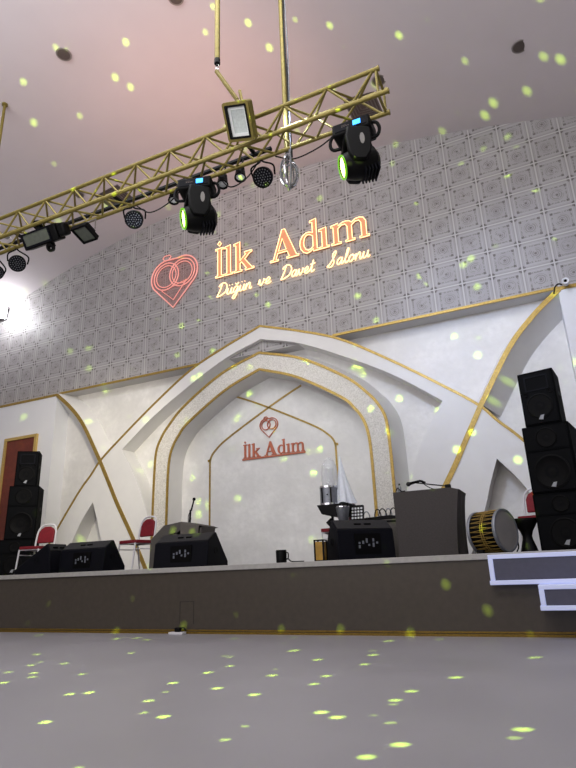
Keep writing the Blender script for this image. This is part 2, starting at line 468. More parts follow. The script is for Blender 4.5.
# ------------------------------------------------------------------ lettering
GL = {
 'i_cap': ([[(0, 0), (.27, 0), (.27, .05), (.20, .06), (.20, .94), (.27, .95), (.27, 1), (0, 1), (0, .95), (.07, .94), (.07, .06), (0, .05)], [(.135, 1.08), (.2, 1.16), (.135, 1.25), (.07, 1.16)]], .31),
 'l': ([[(0, 0), (.27, 0), (.27, .05), (.20, .06), (.20, 1.02), (0, .98), (0, .93), (.07, .92), (.07, .06), (0, .05)]], .31),
 'k': ([[(0, 0), (.26, 0), (.26, .05), (.20, .06), (.20, .27), (.25, .31), (.40, .06), (.36, .05), (.36, 0), (.64, 0), (.64, .05), (.57, .06), (.35, .38), (.50, .55), (.58, .58), (.58, .63), (.34, .63), (.34, .58), (.39, .56), (.20, .36), (.20, 1.02), (0, .98), (0, .93), (.07, .92), (.07, .06), (0, .05)]], .66),
 'a_cap': ([[(0, 0), (.25, 0), (.25, .05), (.18, .06), (.235, .24), (.52, .24), (.58, .06), (.50, .05), (.50, 0), (.86, 0), (.86, .05), (.79, .06), (.47, 1.0), (.38, 1.0), (.10, .06), (0, .05)], [(.26, .31), (.495, .31), (.385, .70)]], .87),
 'd': ([[(.63, 0), (.63, .05), (.56, .06), (.56, 1.04), (.35, 1.0), (.35, .95), (.43, .94), (.43, .60), (.33, .65), (.22, .65), (.10, .58), (.02, .45), (0, .31), (.03, .16), (.11, .04), (.22, -.02), (.34, .01), (.43, .08), (.43, 0)], [(.43, .16), (.36, .09), (.27, .07), (.19, .12), (.14, .23), (.13, .35), (.16, .49), (.23, .57), (.32, .57), (.43, .50)]], .67),
 'i_dotless': ([[(0, 0), (.28, 0), (.28, .05), (.21, .06), (.21, .66), (0, .62), (0, .57), (.08, .56), (.08, .06), (0, .05)]], .31),
 'm': ([[(0, 0), (.27, 0), (.27, .05), (.20, .06), (.20, .48), (.30, .57), (.40, .57), (.45, .48), (.45, .06), (.39, .05), (.39, 0), (.64, 0), (.64, .05), (.57, .06), (.57, .48), (.67, .57), (.77, .57), (.82, .48), (.82, .06), (.76, .05), (.76, 0), (1.02, 0), (1.02, .05), (.95, .06), (.95, .5), (.89, .62), (.80, .66), (.68, .65), (.57, .57), (.53, .63), (.44, .66), (.32, .65), (.21, .57), (.21, .66), (0, .62), (0, .57), (.07, .56), (.07, .06), (0, .05)]], 1.02),
}
def put(loops, x, z, sx, sz): return [[(x + a * sx, z + b * sz) for a, b in l] for l in loops]
def letters(parent, spec, z, sz, y, th, face, neon=None, nr=.011):
    for ch, x0, x1 in spec:
        loops, w = GL[ch]
        w = max(p[0] for l in loops for p in l)
        L = put(loops, x0, z, (x1 - x0) / w, sz)
        mb = MB()
        if ch == 'i_cap': mb.prism([L[0]], y - th, y); mb.prism([L[1]], y - th, y)
        else: mb.prism(L, y - th, y)
        o = mb.build('letter', face, parent)
        if neon:
            k = MB()
            for l in L: k.tube([(a, y - th - .005, b) for a, b in l], nr, 6, True)
            k.build('neon_tube', neon, o)
# large lit name on the panels
t = thing('neon_sign', 'large orange glowing serif lettering high on the panelled wall', 'sign')
letters(t, [('i_cap', -6.035, -5.835), ('l', -5.80, -5.60), ('k', -5.57, -5.07), ('a_cap', -4.685, -4.02), ('d', -3.99, -3.56), ('i_dotless', -3.56, -3.345), ('m', -3.30, -2.50)], 6.925, .72, YT - .02, .03, M['neonface'], M['neon'], .0095)
# cursive line under it
def S(*st): return st
CUR = {
 'D': (.78, [[(.28, .98), (.2, .5), (.06, .06), (.02, .0), (.3, .03), (.62, .2), (.74, .55), (.62, .86), (.38, 1.), (.12, .9), (.05, .75)]]),
 'u': (.5, [[(0, .08), (.08, .44), (.07, .1), (.16, 0), (.3, .12), (.37, .45), (.36, .1), (.43, 0), (.52, .1)]]),
 'g': (.5, [[(.38, .4), (.22, .46), (.06, .28), (.1, .04), (.26, .06), (.38, .42), (.36, -.2), (.22, -.46), (.08, -.38), (.2, -.16), (.52, .1)]]),
 'n': (.5, [[(0, .08), (.06, .44), (.06, 0), (.08, .2), (.24, .46), (.34, .4), (.34, .08), (.42, 0), (.52, .1)]]),
 'v': (.44, [[(0, .1), (.06, .44), (.12, .08), (.2, 0), (.32, .2), (.34, .45), (.32, .36), (.46, .36)]]),
 'e': (.4, [[(0, .1), (.22, .2), (.3, .36), (.2, .47), (.08, .3), (.1, .06), (.24, 0), (.42, .12)]]),
 'a': (.5, [[(.38, .38), (.22, .46), (.06, .28), (.1, .03), (.26, .06), (.38, .44), (.36, .08), (.42, 0), (.52, .1)]]),
 't': (.36, [[(0, .08), (.14, .4), (.2, .85), (.16, .1), (.24, 0), (.4, .12)], [(.02, .55), (.36, .6)]]),
 'S': (.66, [[(0, .02), (.2, .2), (.42, .62), (.52, .95), (.42, 1.0), (.3, .8), (.36, .55), (.46, .3), (.4, .04), (.2, -.04), (.08, .08)]]),
 'l': (.32, [[(0, .08), (.18, .5), (.26, .92), (.18, .96), (.12, .6), (.12, .1), (.2, 0), (.36, .1)]]),
 'o': (.46, [[(.24, .46), (.08, .34), (.06, .08), (.2, 0), (.34, .12), (.36, .36), (.24, .46), (.3, .36), (.5, .34)]]),
}
def cursive(parent, word, marks, x0, x1, z, h, y, m, r):
    w = sum(CUR[c][0] for c in word); sx = (x1 - x0) / w; x = x0
    mb = MB()
    for i, c in enumerate(word):
        adv, strokes = CUR[c]
        st = [list(s) for s in strokes]
        if marks.get(i) == 'dots': st += [[(.14, .66), (.15, .70)], [(.36, .66), (.37, .70)]]
        if marks.get(i) == 'breve': st += [[(.12, .72), (.2, .62), (.3, .62), (.38, .72)]]
        for s in st:
            p = smooth([(x + (a * sx) + b * h * .22, y, z + b * h) for a, b in s], 6)
            mb.tube(p, r, 6)
        x += adv * sx
    mb.build('word', m, parent)
t = thing('cursive_neon_sign', 'thin glowing cursive line of writing below the large lettering', 'sign')
cursive(t, 'Dugun', {1: 'dots', 2: 'breve', 3: 'dots'}, -6.02, -5.16, 6.47, .30, YT - .035, M['neon'], .0125)
cursive(t, 've', {}, -5.0, -4.70, 6.475, .30, YT - .035, M['neon'], .0125)
cursive(t, 'Davet', {}, -4.47, -3.72, 6.48, .30, YT - .035, M['neon'], .0125)
cursive(t, 'Salonu', {}, -3.44, -2.55, 6.48, .31, YT - .035, M['neon'], .0125)

# paired rings inside a heart
def heart_paths(cx, cz, k):
    ang = 40
    pts = []
    c = lambda sx, rr, a: (cx + k * (sx * .225 + rr * math.cos(R(a))), cz + k * (rr * math.sin(R(a))))
    heart = [c(1, .43, a) for a in range(106, -ang, -6)] + [(cx, cz - .86 * k)] + [c(-1, .43, a) for a in range(180 + ang, 86, -6)]
    l_ring = [c(-1, .35, a) for a in range(0, 360, 10)]
    r_ring = [c(1, .35, a) for a in range(0, 360, 10)]
    gem = [(cx + k * (-.225 + a), cz + k * b) for a, b in ((-.06, .43), (-.12, .51), (-.07, .56), (.07, .56), (.12, .51), (.06, .43))]
    vee = [(cx + k * a, cz + k * b) for a, b in ((-.34, -.36), (0, -.66), (.36, -.22), (.02, -.30))]
    return heart, l_ring, r_ring, gem, vee
t = thing('neon_heart', 'pink neon outline heart of two linked rings left of the lettering', 'sign')
H = heart_paths(-7.17, 7.34, .98)
yh = YT - .035
MB().prism([[(x, z) for x, z in H[0]]], YT - .012, YT).build('backing_plate', M['backing'], t)
MB().tube([(x, yh, z) for x, z in H[0]], .018, 6, True).build('heart_outline', M['neonred'], t)
MB().tube([(x, yh, z) for x, z in H[1]], .015, 6, True).tube([(-7.39 + (x + 7.39) * .8, yh, 7.34 + (z - 7.34) * .8) for x, z in H[1]], .012, 6, True).build('ring', M['neonred'], t)
MB().tube([(x, yh, z) for x, z in H[2]], .015, 6, True).tube([(-6.95 + (x + 6.95) * .8, yh, 7.34 + (z - 7.34) * .8) for x, z in H[2]], .012, 6, True).build('ring', M['neonred'], t)
MB().tube([(x, yh, z) for x, z in H[3]], .015, 6, True).build('gem', M['neonred'], t)
MB().tube([(x, yh, z) for x, z in H[4]], .013, 6, True).build('inner_line', M['neonred'], t)

# small unlit copy on the niche wall
t = thing('wall_lettering', 'small copper coloured heart emblem and underlined name on the niche wall', 'sign')
H = heart_paths(-4.99, 3.53, .29)
yb = YB
def flat(mb, loop, w):
    ribbon(mb, list(loop) + [loop[0]], w, yb - .03, yb)
em = MB()
for q in range(4): flat(em, H[q], .015)
em.build('emblem', M['rust'], t)
letters(t, [('i_cap', -5.575, -5.495), ('l', -5.48, -5.40), ('k', -5.385, -5.19), ('a_cap', -5.10, -4.83), ('d', -4.81, -4.635), ('i_dotless', -4.62, -4.535), ('m', -4.52, -4.235)], 2.915, .275, YB, .03, M['rust'])
MB().box(-5.60, -4.225, YB - .03, YB, 2.875, 2.905).build('underline', M['rust'], t)

# ------------------------------------------------------------------ ceiling fittings
def ceiling_speaker(x, y, r, label):
    t = thing('ceiling_speaker', label, 'speaker', (x, y, ceil_z(x) - .005))
    MB().lathe([(r * .82, -.01), (r, -.012), (r * 1.02, 0), (r * .8, 0)], 32).build('rim', M['ventmetal'], t)
    MB().lathe([(0, -.012), (r * .4, -.016), (r * .84, -.008), (r * .84, 0), (0, 0)], 32).build('mesh_cover', M['spkmesh'], t)
ceiling_speaker(-6.26, 5.16, .125, 'round dark ceiling speaker at upper left of the ceiling')
ceiling_speaker(.61, 7.84, .125, 'round dark ceiling speaker above the right end of the panelled wall')
ceiling_speaker(-4.02, 5.20, .12, 'round ceiling speaker cut by the top edge of the photo')
ceiling_speaker(-8.51, 7.80, .125, 'round ceiling speaker seen through the truss above the small square lamp')
ceiling_speaker(-1.65, 7.90, .125, 'round ceiling speaker just behind the right end of the truss')
ceiling_speaker(-10.65, 7.74, .125, 'round ceiling speaker seen under the far left end of the truss')
def ceiling_vent(x, y, a, label):
    t = thing('ceiling_vent', label, 'vent', (x, y, ceil_z(x) - .004))
    t.rotation_euler.y = math.atan((x + 5) / 22)
    f = MB()
    for q in range(5):
        s = a * (1 - q * .19)
        f.prism([[(-s, -s), (s, -s), (s, s), (-s, s)], [(-s + .025, -s + .025), (s - .025, -s + .025), (s - .025, s - .025), (-s + .025, s - .025)]], -.012 - q * .002, 0, Matrix.Rotation(R(-90), 4, 'X'))
    f.build('louvre', M['ventmetal'], t)
    MB().box(-a, a, -a, a, -.012, -.008, Matrix.Translation((0, 0, .012))).build('back_plate', M['spkmesh'], t)
ceiling_vent(-2.1, 8.42, .30, 'square ceiling vent behind the right end of the truss')
ceiling_vent(-7.96, 8.38, .32, 'square ceiling vent seen through the middle of the truss')

# ------------------------------------------------------------------ lighting truss
TN, TA, TF, TT = (4.50, 5.187), (4.50, 5.507), (4.774, 5.186), (4.774, 5.475)
t = thing('lighting_truss', 'long gold painted box truss hanging across the hall with lamps', 'truss')
x0 = -9.2
for (y, z), xr in ((TN, -.862), (TA, -.935), (TF, -.931), (TT, -.93)):
    c = MB(); c.cyl((x0, y, z), (xr, y, z), .025, n=14); c.cyl((xr - .004, y, z), (xr + .012, y, z), .03, n=14)
    c.build('chord', M['truss'], t)
def lacing(a, b, ph):
    m = MB(); step = .25; i = 0; x = -.99 - ph; pts = []
    while x > x0 + .05:
        y, z = (a, b)[i % 2]; pts.append((x, y, z)); x -= step; i += 1
    for p, q in zip(pts, pts[1:]): m.cyl(p, q, .0135, n=8)
    m.build('lacing', M['truss'], t)
lacing(TA, TN, .0); lacing(TA, TT, .0); lacing(TF, TN, .25); lacing(TF, TT, .0)
e = MB()
for a, b in ((TA, TN), (TN, TF), (TF, TT), (TT, TA)): e.cyl((-.96, *a), (-.96, *b), .014, n=8)
e.build('end_frame', M['truss'], t)

b = thing('black_bar', 'black cable bar running behind the gold truss', 'bar')
MB().box(-9.2, -2.37, 4.93, 4.975, 5.425, 5.465).build('rail', M['black'], b, .006)
for x in (-8.4, -6.4, -4.6, -2.6): MB().box(x - .02, x + .02, 4.80, 4.95, 5.45, 5.48).build('clamp', M['black'], b)

def hanger(x, y, z0, r, label):
    t = thing('hanging_pole', label, 'pole', (x, y, z0))
    top = ceil_z(x) - z0
    MB().cyl((0, 0, 0), (0, 0, top - .02), r, n=16).build('pole', M['truss'], t)
    MB().cyl((0, 0, top - .03), (0, 0, top), .05, n=24).build('ceiling_plate', M['truss'], t)
    return t
p = hanger(-2.677, 4.25, 6.23, .031, 'gold pole hanging from ceiling above the gold floodlight')
MB().cyl((0, 0, -.035), (0, 0, .03), .034, n=14).build('end_cap', M['black'], p)
lk = MB(); lk.tube([(.018 * math.cos(a * PI / 6), 0, -.075 + .05 * math.sin(a * PI / 6)) for a in range(12)], .006, 6, True)
lk.build('chain_link', M['chrome'], p)
p = hanger(-2.105, 4.80, 5.2, .03, 'gold pole with cables holding the truss right of the floodlight')
cb = MB()
for i in range(4):
    a = random.uniform(.03, .05)
    cb.tube(smooth([(a, -.02 + .02 * i, 3.7), (a + .01, -.03, 2.6), (a + .03 * i / 2, -.03, 1.6), (a + .02, -.03, .7), (a + .03, -.03, -.15)], 6), .007, 6)
cb.build('power_cable', M['cable'], p)
MB().tube(smooth([(.06, -.04, 3.2), (.075, -.045, 2.0), (.085, -.05, 1.2), (.07, -.05, .2), (.06, -.05, -.2)], 6), .007, 8).build('clear_sleeve', M['foil'], p)
p = hanger(-7.87, 5.36, 5.5, .026, 'gold pole holding the truss at left edge of the photo')

# coil of clear wire under the truss
t = thing('wire_coil', 'loose coil of shiny clear cable hanging below the truss', 'cable', (-2.10, 4.82, 4.90))
for q in range(5):
    m_ = MB(); a = .12 + .025 * q; tilt = q * .5
    m_.tube([((a * .75) * math.cos(k * PI / 12) * math.cos(tilt), (a * .5) * math.cos(k * PI / 12) * math.sin(tilt), .02 * q - .03 + a * 1.15 * math.sin(k * PI / 12)) for k in range(24)], .011, 6, True)
    m_.build('loop', M['foil'] if q % 2 == 0 else M['chrome'], t)
MB().tube(smooth([(.0, -.02, .12), (-.02, -.02, .25), (.04, -.02, .32)], 5), .012, 6).build('tie', M['foil'], t)

# gold floodlight, aimed down into the hall
cf, cy_, cp, cr = 571.05, R(-24.6457), R(18.2541), R(-2.1715)
fwd = Vector((math.sin(cy_) * math.cos(cp), math.cos(cy_) * math.cos(cp), math.sin(cp)))
h0 = Vector((math.cos(cy_), -math.sin(cy_), 0)); v0 = h0.cross(fwd)
hx = h0 * math.cos(cr) + v0 * math.sin(cr); vx = -h0 * math.sin(cr) + v0 * math.cos(cr)
# leans back from the hall and turns slightly to the left
Mx = basis((-2.395, 4.25, 5.27), hx * 30 - vx * 4 - fwd * 16.75, hx * -6.5 + vx * 35 - fwd * 20)
t = thing('floodlight', 'square gold framed floodlight with pale panel in front of the truss', 'floodlight')
t.matrix_world = Mx
sq = lambda a, b: [(-a, -b), (a, -b), (a, b), (-a, b)]
def rsq(a, b, r, n=5):
    o = []
    for cx, cz, s in ((a - r, -b + r, -90), (a - r, b - r, 0), (-a + r, b - r, 90), (-a + r, -b + r, 180)):
        o += [(cx + r * math.cos(R(s + 90 * i / n)), cz + r * math.sin(R(s + 90 * i / n))) for i in range(n + 1)]
    return o
MB().prism([rsq(.165, .195, .03), rsq(.125, .155, .012)], -.04, .05).build('frame', M['truss'], t, .008)
MB().prism([rsq(.135, .165, .012), rsq(.115, .145, .008)], -.046, 0).build('gasket', M['black'], t)
MB().prism([sq(.13, .16)], .02, .05).build('back_plate', M['truss'], t)
MB().prism([sq(.12, .15), sq(.085, .115)], -.012, .018).build('reflector', M['reflector'], t)
MB().prism([sq(.085, .115)], .0, .019).build('led_panel', M['led'], t)
p = MB(); p.box(-.03, .03, .05, .12, .05, .12); p.build('junction_box', M['black'], t)
b_ = thing('floodlight_bracket', 'short gold bar linking the hanging pole to the floodlight', 'bracket')
k = MB(); k.tube([(-2.69, 4.25, 6.10), (-2.44, 4.28, 5.60)], .026, 4); k.build('bar', M['truss'], b_, .004)
k = MB(); k.tube([(-2.44, 4.28, 5.60), (-2.385, 4.33, 5.40)], .022, 4); k.tube([(-2.415, 4.29, 5.73), (-2.38, 4.31, 5.47)], .02, 4); k.build('tilt_arm', M['truss'], b_, .004)

# moving heads
def moving_head(x, y, z, label, rz=0):
    t = thing('moving_head_light', label, 'stage light', (x, y, z), rz)
    T = Matrix.Translation((0, 0, 0))
    MB().box(-.2, .2, -.12, .14, -.14, 0).build('base', M['black'], t, .02)
    pnl = MB().box(-.17, .17, -.128, -.118, -.11, -.03).build('control_panel', M['wedge'], t)
    MB().box(.03, .11, -.133, -.127, -.095, -.04).build('display', M['lcd'], t)
    mk = MB()
    for q in range(4): mk.box(-.09 + .022 * q, -.078 + .022 * q, -.131, -.127, -.075, -.063)
    mk.box(-.09, -.04, -.131, -.127, -.055, -.051); mk.build('buttons', M['spkmesh'], t)
    for s in (-1, 1):
        h = MB(); h.tube(smooth([(s * .2, 0, -.02), (s * .245, 0, -.05), (s * .265, 0, -.13), (s * .235, 0, -.2), (s * .15, 0, -.215)], 5), .018, 8)
        h.build('handle', M['black'], t)
    MB().lathe([(0, -.14), (.12, -.14), (.13, -.16), (.12, -.19), (0, -.19)], 28).build('pan_hub', M['black'], t)
    yk = MB()
    arm = [(-.11, -.17), (.11, -.17), (.13, -.28), (.11, -.46), (.06, -.55), (-.06, -.55), (-.11, -.46), (-.13, -.28)]
    TR = Matrix.Rotation(R(28), 4, 'Z')
    for s in (-1, 1):
        yk.prism([arm], s * .175 - .03, s * .175 + .03, TR @ Matrix.Rotation(R(0), 4, 'Z'))
    yk.box(-.12, .12, -.2, .2, -.23, -.17, TR)
    y_ = yk.build('yoke', M['black'], t, .015)
    # head: barrel between the arms, lens towards the left of the hall, lowered
    HB = Matrix.Translation((.02, 0, -.47)) @ TR @ Matrix.Rotation(R(-90 - 14), 4, 'Y')
    hd = MB().lathe([(0, -.2), (.09, -.2), (.145, -.16), (.16, -.04), (.15, .06), (.13, .13), (.118, .17), (.1, .175), (.1, .15), (0, .15)], 28, HB)
    hd.build('head', M['black'], t)
    fn = MB()
    for q in range(5): fn.box(-.165, .165, -.11, .11, -.16 + .035 * q, -.145 + .035 * q, HB)
    fn.build('cooling_fins', M['wedge'], t, .004)
    MB().lathe([(.1, .16), (.11, .185), (.12, .182), (.12, .16)], 28, HB).build('lens_rim', M['lensrim'], t)
    MB().lathe([(0, .172), (.05, .169), (.1, .16), (.1, .15), (0, .15)], 28, HB).build('lens', M['lens'], t)
    st = MB().lathe([(0, 0), (.03, 0), (.03, .004), (0, .004)], 20, TR @ Matrix.Translation((.03, -.206, -.32)) @ Matrix.Rotation(R(90), 4, 'X') @ Matrix.Diagonal((.8, 2.2, 1, 1)))
    st.build('sticker', M['head'], t)
    for sx in (-1, 1):
        for yy in (.114,):
            MB().box(sx * .12 - .02, sx * .12 + .02, yy - .035, yy + .035, -.01, .115).build('clamp', M['black'], t, .006)
    return t
moving_head(-1.285, 4.66, 5.055, 'black moving head light glowing green at the right end of truss')
moving_head(-3.205, 4.66, 5.055, 'black moving head light glowing green near the middle of truss', R(16))

def aim(loc, normal, roll=0):
    """basis with local -y along normal"""
    nrm = Vector(normal).normalized(); ex = nrm.cross(Vector((0, 0, -1))).normalized()
    ex = -ex if ex.x < 0 else ex
    ez = Vector((0, 0, 1))
    ey = -nrm; ex = ey.cross(ez).normalized(); ez = ex.cross(ey)
    m = Matrix((ex, ey, ez)).transposed().to_4x4() @ Matrix.Rotation(R(roll), 4, 'Y'); m.translation = Vector(loc); return m
def par_can(loc, normal, label, r=.115):
    t = thing('par_light', label, 'stage light'); t.matrix_world = aim(loc, normal)
    TT_ = Matrix.Rotation(R(90), 4, 'X')       # local z of the lathe -> -y (front)
    MB().lathe([(0, -.17), (r * .45, -.17), (r * .6, -.14), (r * .95, -.03), (r, .05), (r * .9, .055), (r * .88, .03), (0, .03)], 28, TT_).build('can', M['black'], t)
    MB().lathe([(0, .035), (r * .87, .035), (r * .87, .02), (0, .02)], 28, TT_).build('lens_plate', M['wedge'], t)
    d_ = MB()
    for ring, cnt in ((0, 1), (1, 6), (2, 12), (3, 18)):
        for q in range(cnt):
            a = 2 * PI * q / cnt; rr = ring * r * .25
            d_.lathe([(0, .042), (.006, .04), (.0085, .034)], 8, TT_ @ Matrix.Translation((rr * math.cos(a), rr * math.sin(a), 0)))
    d_.build('led_array', M['leddot'], t)
    top = (t.matrix_world.inverted() @ Vector((loc[0], 4.774, 5.17)))
    y_ = MB(); y_.tube(smooth([(-r * 1.1, .05, 0), (-r * 1.12, .04, r * .9), (top.x * .7 - .03, top.y * .8, top.z * .85), (top.x, top.y, top.z)], 5), .011, 6)
    y_.tube(smooth([(r * 1.1, .05, 0), (r * 1.12, .04, r * .9), (top.x * .7 + .03, top.y * .8, top.z * .85), (top.x, top.y, top.z)], 5), .011, 6)
    y_.build('bracket', M['black'], t)
cam_dir = lambda l: Vector((-l[0], -l[1], .72 - l[2]))
for loc, lab, tw in (((-2.42, 4.82, 4.97), 'round black lamp of small LEDs below the gold floodlight', .35), ((-4.25, 4.82, 5.01), 'round black lamp of small LEDs left of the middle moving head light', .3), ((-6.30, 4.82, 4.96), 'round black lamp of small LEDs at the left end of truss', .1), ((-6.72, 4.82, 4.93), 'black lamp cut by the left edge below the truss', -.5)):
    v = cam_dir(loc).normalized() + Vector((-tw * .6, 0, -.1)); par_can(loc, v, lab, .115 if loc[0] > -6.5 else .1)

# small square floodlight
t = thing('small_floodlight', 'small square dark framed floodlight below the left part of truss', 'floodlight')
t.matrix_world = aim((-4.99, 4.74, 4.99), Vector((.0, -.3, -.95)), 0)
MB().prism([rsq(.125, .13, .015), rsq(.1, .105, .008)], -.03, .03).build('frame', M['black'], t, .005)
MB().prism([sq(.102, .107)], -.012, .02).build('lamp_glass', M['ledglass'], t)
MB().box(-.08, .08, .04, .11, -.08, .08).build('housing', M['wedgetop'], t, .01)
k = MB(); k.tube([(-.16, .03, 0), (-.16, .16, .04), (.16, .16, .04), (.16, .03, 0)], .01, 6); k.build('bracket', M['ventmetal'], t)
# long lamp
t = thing('bar_light', 'long black box lamp with pale lens at left of truss', 'stage light')
t.matrix_world = aim((-5.62, 4.64, 5.09), Vector((.0, -.8, -.55)), 0)
MB().box(-.34, .27, -.06, .09, -.115, .1).build('housing', M['black'], t, .015)
MB().prism([rsq(.24, .095, .01), rsq(.215, .072, .006)], -.075, -.055, Matrix.Translation((-.07, 0, 0))).build('lens_frame', M['wedge'], t)
MB().prism([sq(.22, .075)], -.066, -.05, Matrix.Translation((-.07, 0, 0))).build('lens', M['ledglass'], t)
MB().box(.27, .40, -.05, .08, -.09, .08).build('end_cap', M['black'], t, .03)
for x, z in ((-.02, .15), (.06, -.17)):
    k = MB(); k.lathe([(.028, -.02), (.06, -.02), (.06, .02), (.028, .02), (.028, -.02)], 20, Matrix.Translation((x, -.02, z)) @ Matrix.Rotation(R(90), 4, 'X')); k.build('knob', M['black'], t)
k = MB(); k.box(-.06, .0, 0, .05, .08, .16); k.box(.03, .09, 0, .05, -.17, -.1); k.build('bracket', M['black'], t)
# mini spots on the black bar
for x, z, lab in ((-2.98, 5.14, 'tiny black spotlight with pale rim right of the middle moving head light'), (-2.74, 5.15, 'tiny black spotlight beside the round lamp below the gold floodlight'), (-3.68, 5.16, 'tiny black spotlight left of the middle moving head light')):
    t = thing('mini_spotlight', lab, 'stage light'); t.matrix_world = aim((x, 4.86, z), Vector((.1, -.22, -1)))
    TT_ = Matrix.Rotation(R(90), 4, 'X')
    MB().lathe([(0, -.1), (.05, -.1), (.06, 0), (.07, .06), (.055, .06), (.05, .03), (0, .03)], 20, TT_).build('can', M['black'], t)
    MB().lathe([(0, .045), (.052, .04), (.052, .03), (0, .03)], 20, TT_).build('lens', M['reflector'], t)
    p = t.matrix_world.inverted() @ Vector((x, 4.945, 5.43)); k = MB(); k.tube([(0, .02, .04), tuple(p)], .01, 6); k.build('stem', M['black'], t)
# loose cables along the truss
for i, (xa, xb, s, lab) in enumerate(((-2.25, -1.5, .12, 'black cable sagging left of the right moving head light'), (-3.0, -2.45, .2, 'black cable drooping between the middle moving head light and the coil'), (-4.2, -3.5, .16, 'black cable drooping left of the middle moving head light'))):
    k = MB()
    k.tube(smooth([(xa, 4.8, 5.17), (xa * .7 + xb * .3, 4.8, 5.17 - s), (xa * .3 + xb * .7, 4.79, 5.17 - s * .8), (xb, 4.78, 5.17)], 8), .008, 6)
    tag(k.build('loose_cable', M['cable']), lab, 'cable')

# lit flood at far left of the panelled wall
t = thing('wall_floodlight', 'dazzling white floodlight at left edge on the panelled wall', 'floodlight')
t.matrix_world = aim((-12.72, 9.36, 7.62), Vector((.75, -.6, -.35)))
MB().box(-.2, .2, .0, .1, -.17, .17).build('housing', M['white'], t, .01)
MB().prism([rsq(.19, .16, .02)], -.02, .0).build('lamp_glass', M['lampglow'], t)
k = MB(); k.box(-.03, .03, .1, .2, -.03, .03); k.build('bracket', M['white'], t)

# security camera at right end of the gold line
t = thing('security_camera', 'small white bullet security camera above the right wall block', 'camera', (.66, 9.40, 4.99))
Tm = Matrix.Rotation(R(100), 4, 'X') @ Matrix.Rotation(R(0), 4, 'Z')
MB().lathe([(0, -.09), (.045, -.09), (.05, 0), (.055, .1), (.05, .115), (.03, .112), (.022, .1), (0, .1)], 24, Tm).build('body', M['white'], t)
MB().lathe([(0, .118), (.018, .116), (.022, .11), (.022, .08), (0, .08)], 20, Tm).build('lens', M['cone'], t)
k = MB(); k.cyl((0, .04, 0), (0, .2, .03), .018); k.build('mount', M['white'], t)
k = MB(); k.tube(smooth([(-.03, .1, .01), (-.1, .07, .03), (-.16, .07, -.02), (-.19, .08, -.12)], 5), .012, 6); k.build('cable', M['cable'], t)

# ------------------------------------------------------------------ loudspeakers
def cabinet(name, label, cat, x, y, z, w, d, h, rz, kind, taper=0.):
    """front is local -y; origin at the middle of the base"""
    t = thing(name, label, cat, (x, y, z), rz)
    pl = [(-w / 2, -d / 2), (w / 2, -d / 2), (w / 2 - taper, d / 2), (-w / 2 + taper, d / 2)]
    vs = [(a, b, q) for q in (0, h) for a, b in pl]
    MB().add(vs, [(0, 3, 2, 1), (4, 5, 6, 7), (0, 1, 5, 4), (1, 2, 6, 5), (2, 3, 7, 6), (3, 0, 4, 7)]).build('cabinet', M['box'], t, .012)
    f = -d / 2
    MB().prism([rsq(w / 2 - .025, h / 2 - .025, .01)], f - .012, f + .002, Matrix.Translation((0, 0, h / 2))).build('grille', M['grille'], t, .004)
    TT_ = Matrix.Rotation(R(90), 4, 'X')
    def ring(cx, cz, r, nm='woofer'):
        o = MB().lathe([(r, -.0), (r, .008), (r * .9, .012), (r * .86, .006), (r * .3, -.001), (0, .004)], 36, Matrix.Translation((cx, f - .012, cz)) @ TT_).build(nm, M['cone'], t)
    if kind == 'top':
        ring(0, h * .34, w * .37)
        k = MB(); k.prism([rsq(w * .33, h * .14, .015), rsq(w * .29, h * .115, .01)], f - .02, f - .01, Matrix.Translation((0, 0, h * .77))); k.build('horn', M['wedge'], t)
        for s in (-1, 1): ring(s * w * .34, h * .58, w * .07, 'port')
    else:
        MB().box(-w / 2 + .02, w / 2 - .02, f - .022, f - .008, h * .61, h * .64).build('divider', M['box'], t)
        ring(0, h * .8, min(w * .36, h * .15)); ring(0, h * .3, min(w * .38, h * .26))
    bz = .09 if kind != 'top' else h * .13
    k = MB(); k.prism([[(-.035, -.02), (.015, -.03), (.035, .03), (-.005, .025)]], f - .024, f - .012, Matrix.Translation((0, 0, bz))); k.build('badge', M['badge'], t)
    hd = MB(); hd.box(w / 2 - .03 - taper / 2, w / 2 + .006 - taper / 2, -.06, .06, h * .55, h * .62); hd.build('handle', M['cone'], t)
    return t
# right stack
rz = R(-16)
cabinet('subwoofer', 'black bass speaker at bottom of the right stack', 'speaker', .06, 7.78, SZ, .60, .62, .66, R(-10), 'sub')
cabinet('bass_speaker', 'black two-section speaker in the middle of the right stack', 'speaker', .04, 7.76, SZ + .66, .54, .58, .82, R(-12), 'sub', .02)
cabinet('loudspeaker', 'black loudspeaker cabinet on top of the right stack', 'speaker', .03, 7.70, SZ + 1.48, .43, .46, .69, R(-14), 'top', .05)
# left stack
rl = R(36)
cabinet('subwoofer', 'black bass speaker at bottom of the left stack', 'speaker', -9.68, 8.22, SZ, .62, .6, .66, rl, 'sub')
cabinet('bass_speaker', 'black two-section speaker in the middle of the left stack', 'speaker', -9.66, 8.28, SZ + .66, .56, .56, 1.03, rl, 'sub', .03)
cabinet('loudspeaker', 'black loudspeaker cabinet on top of the left stack by the door', 'speaker', -9.70, 8.30, SZ + 1.69, .43, .42, .72, rl, 'top', .04)

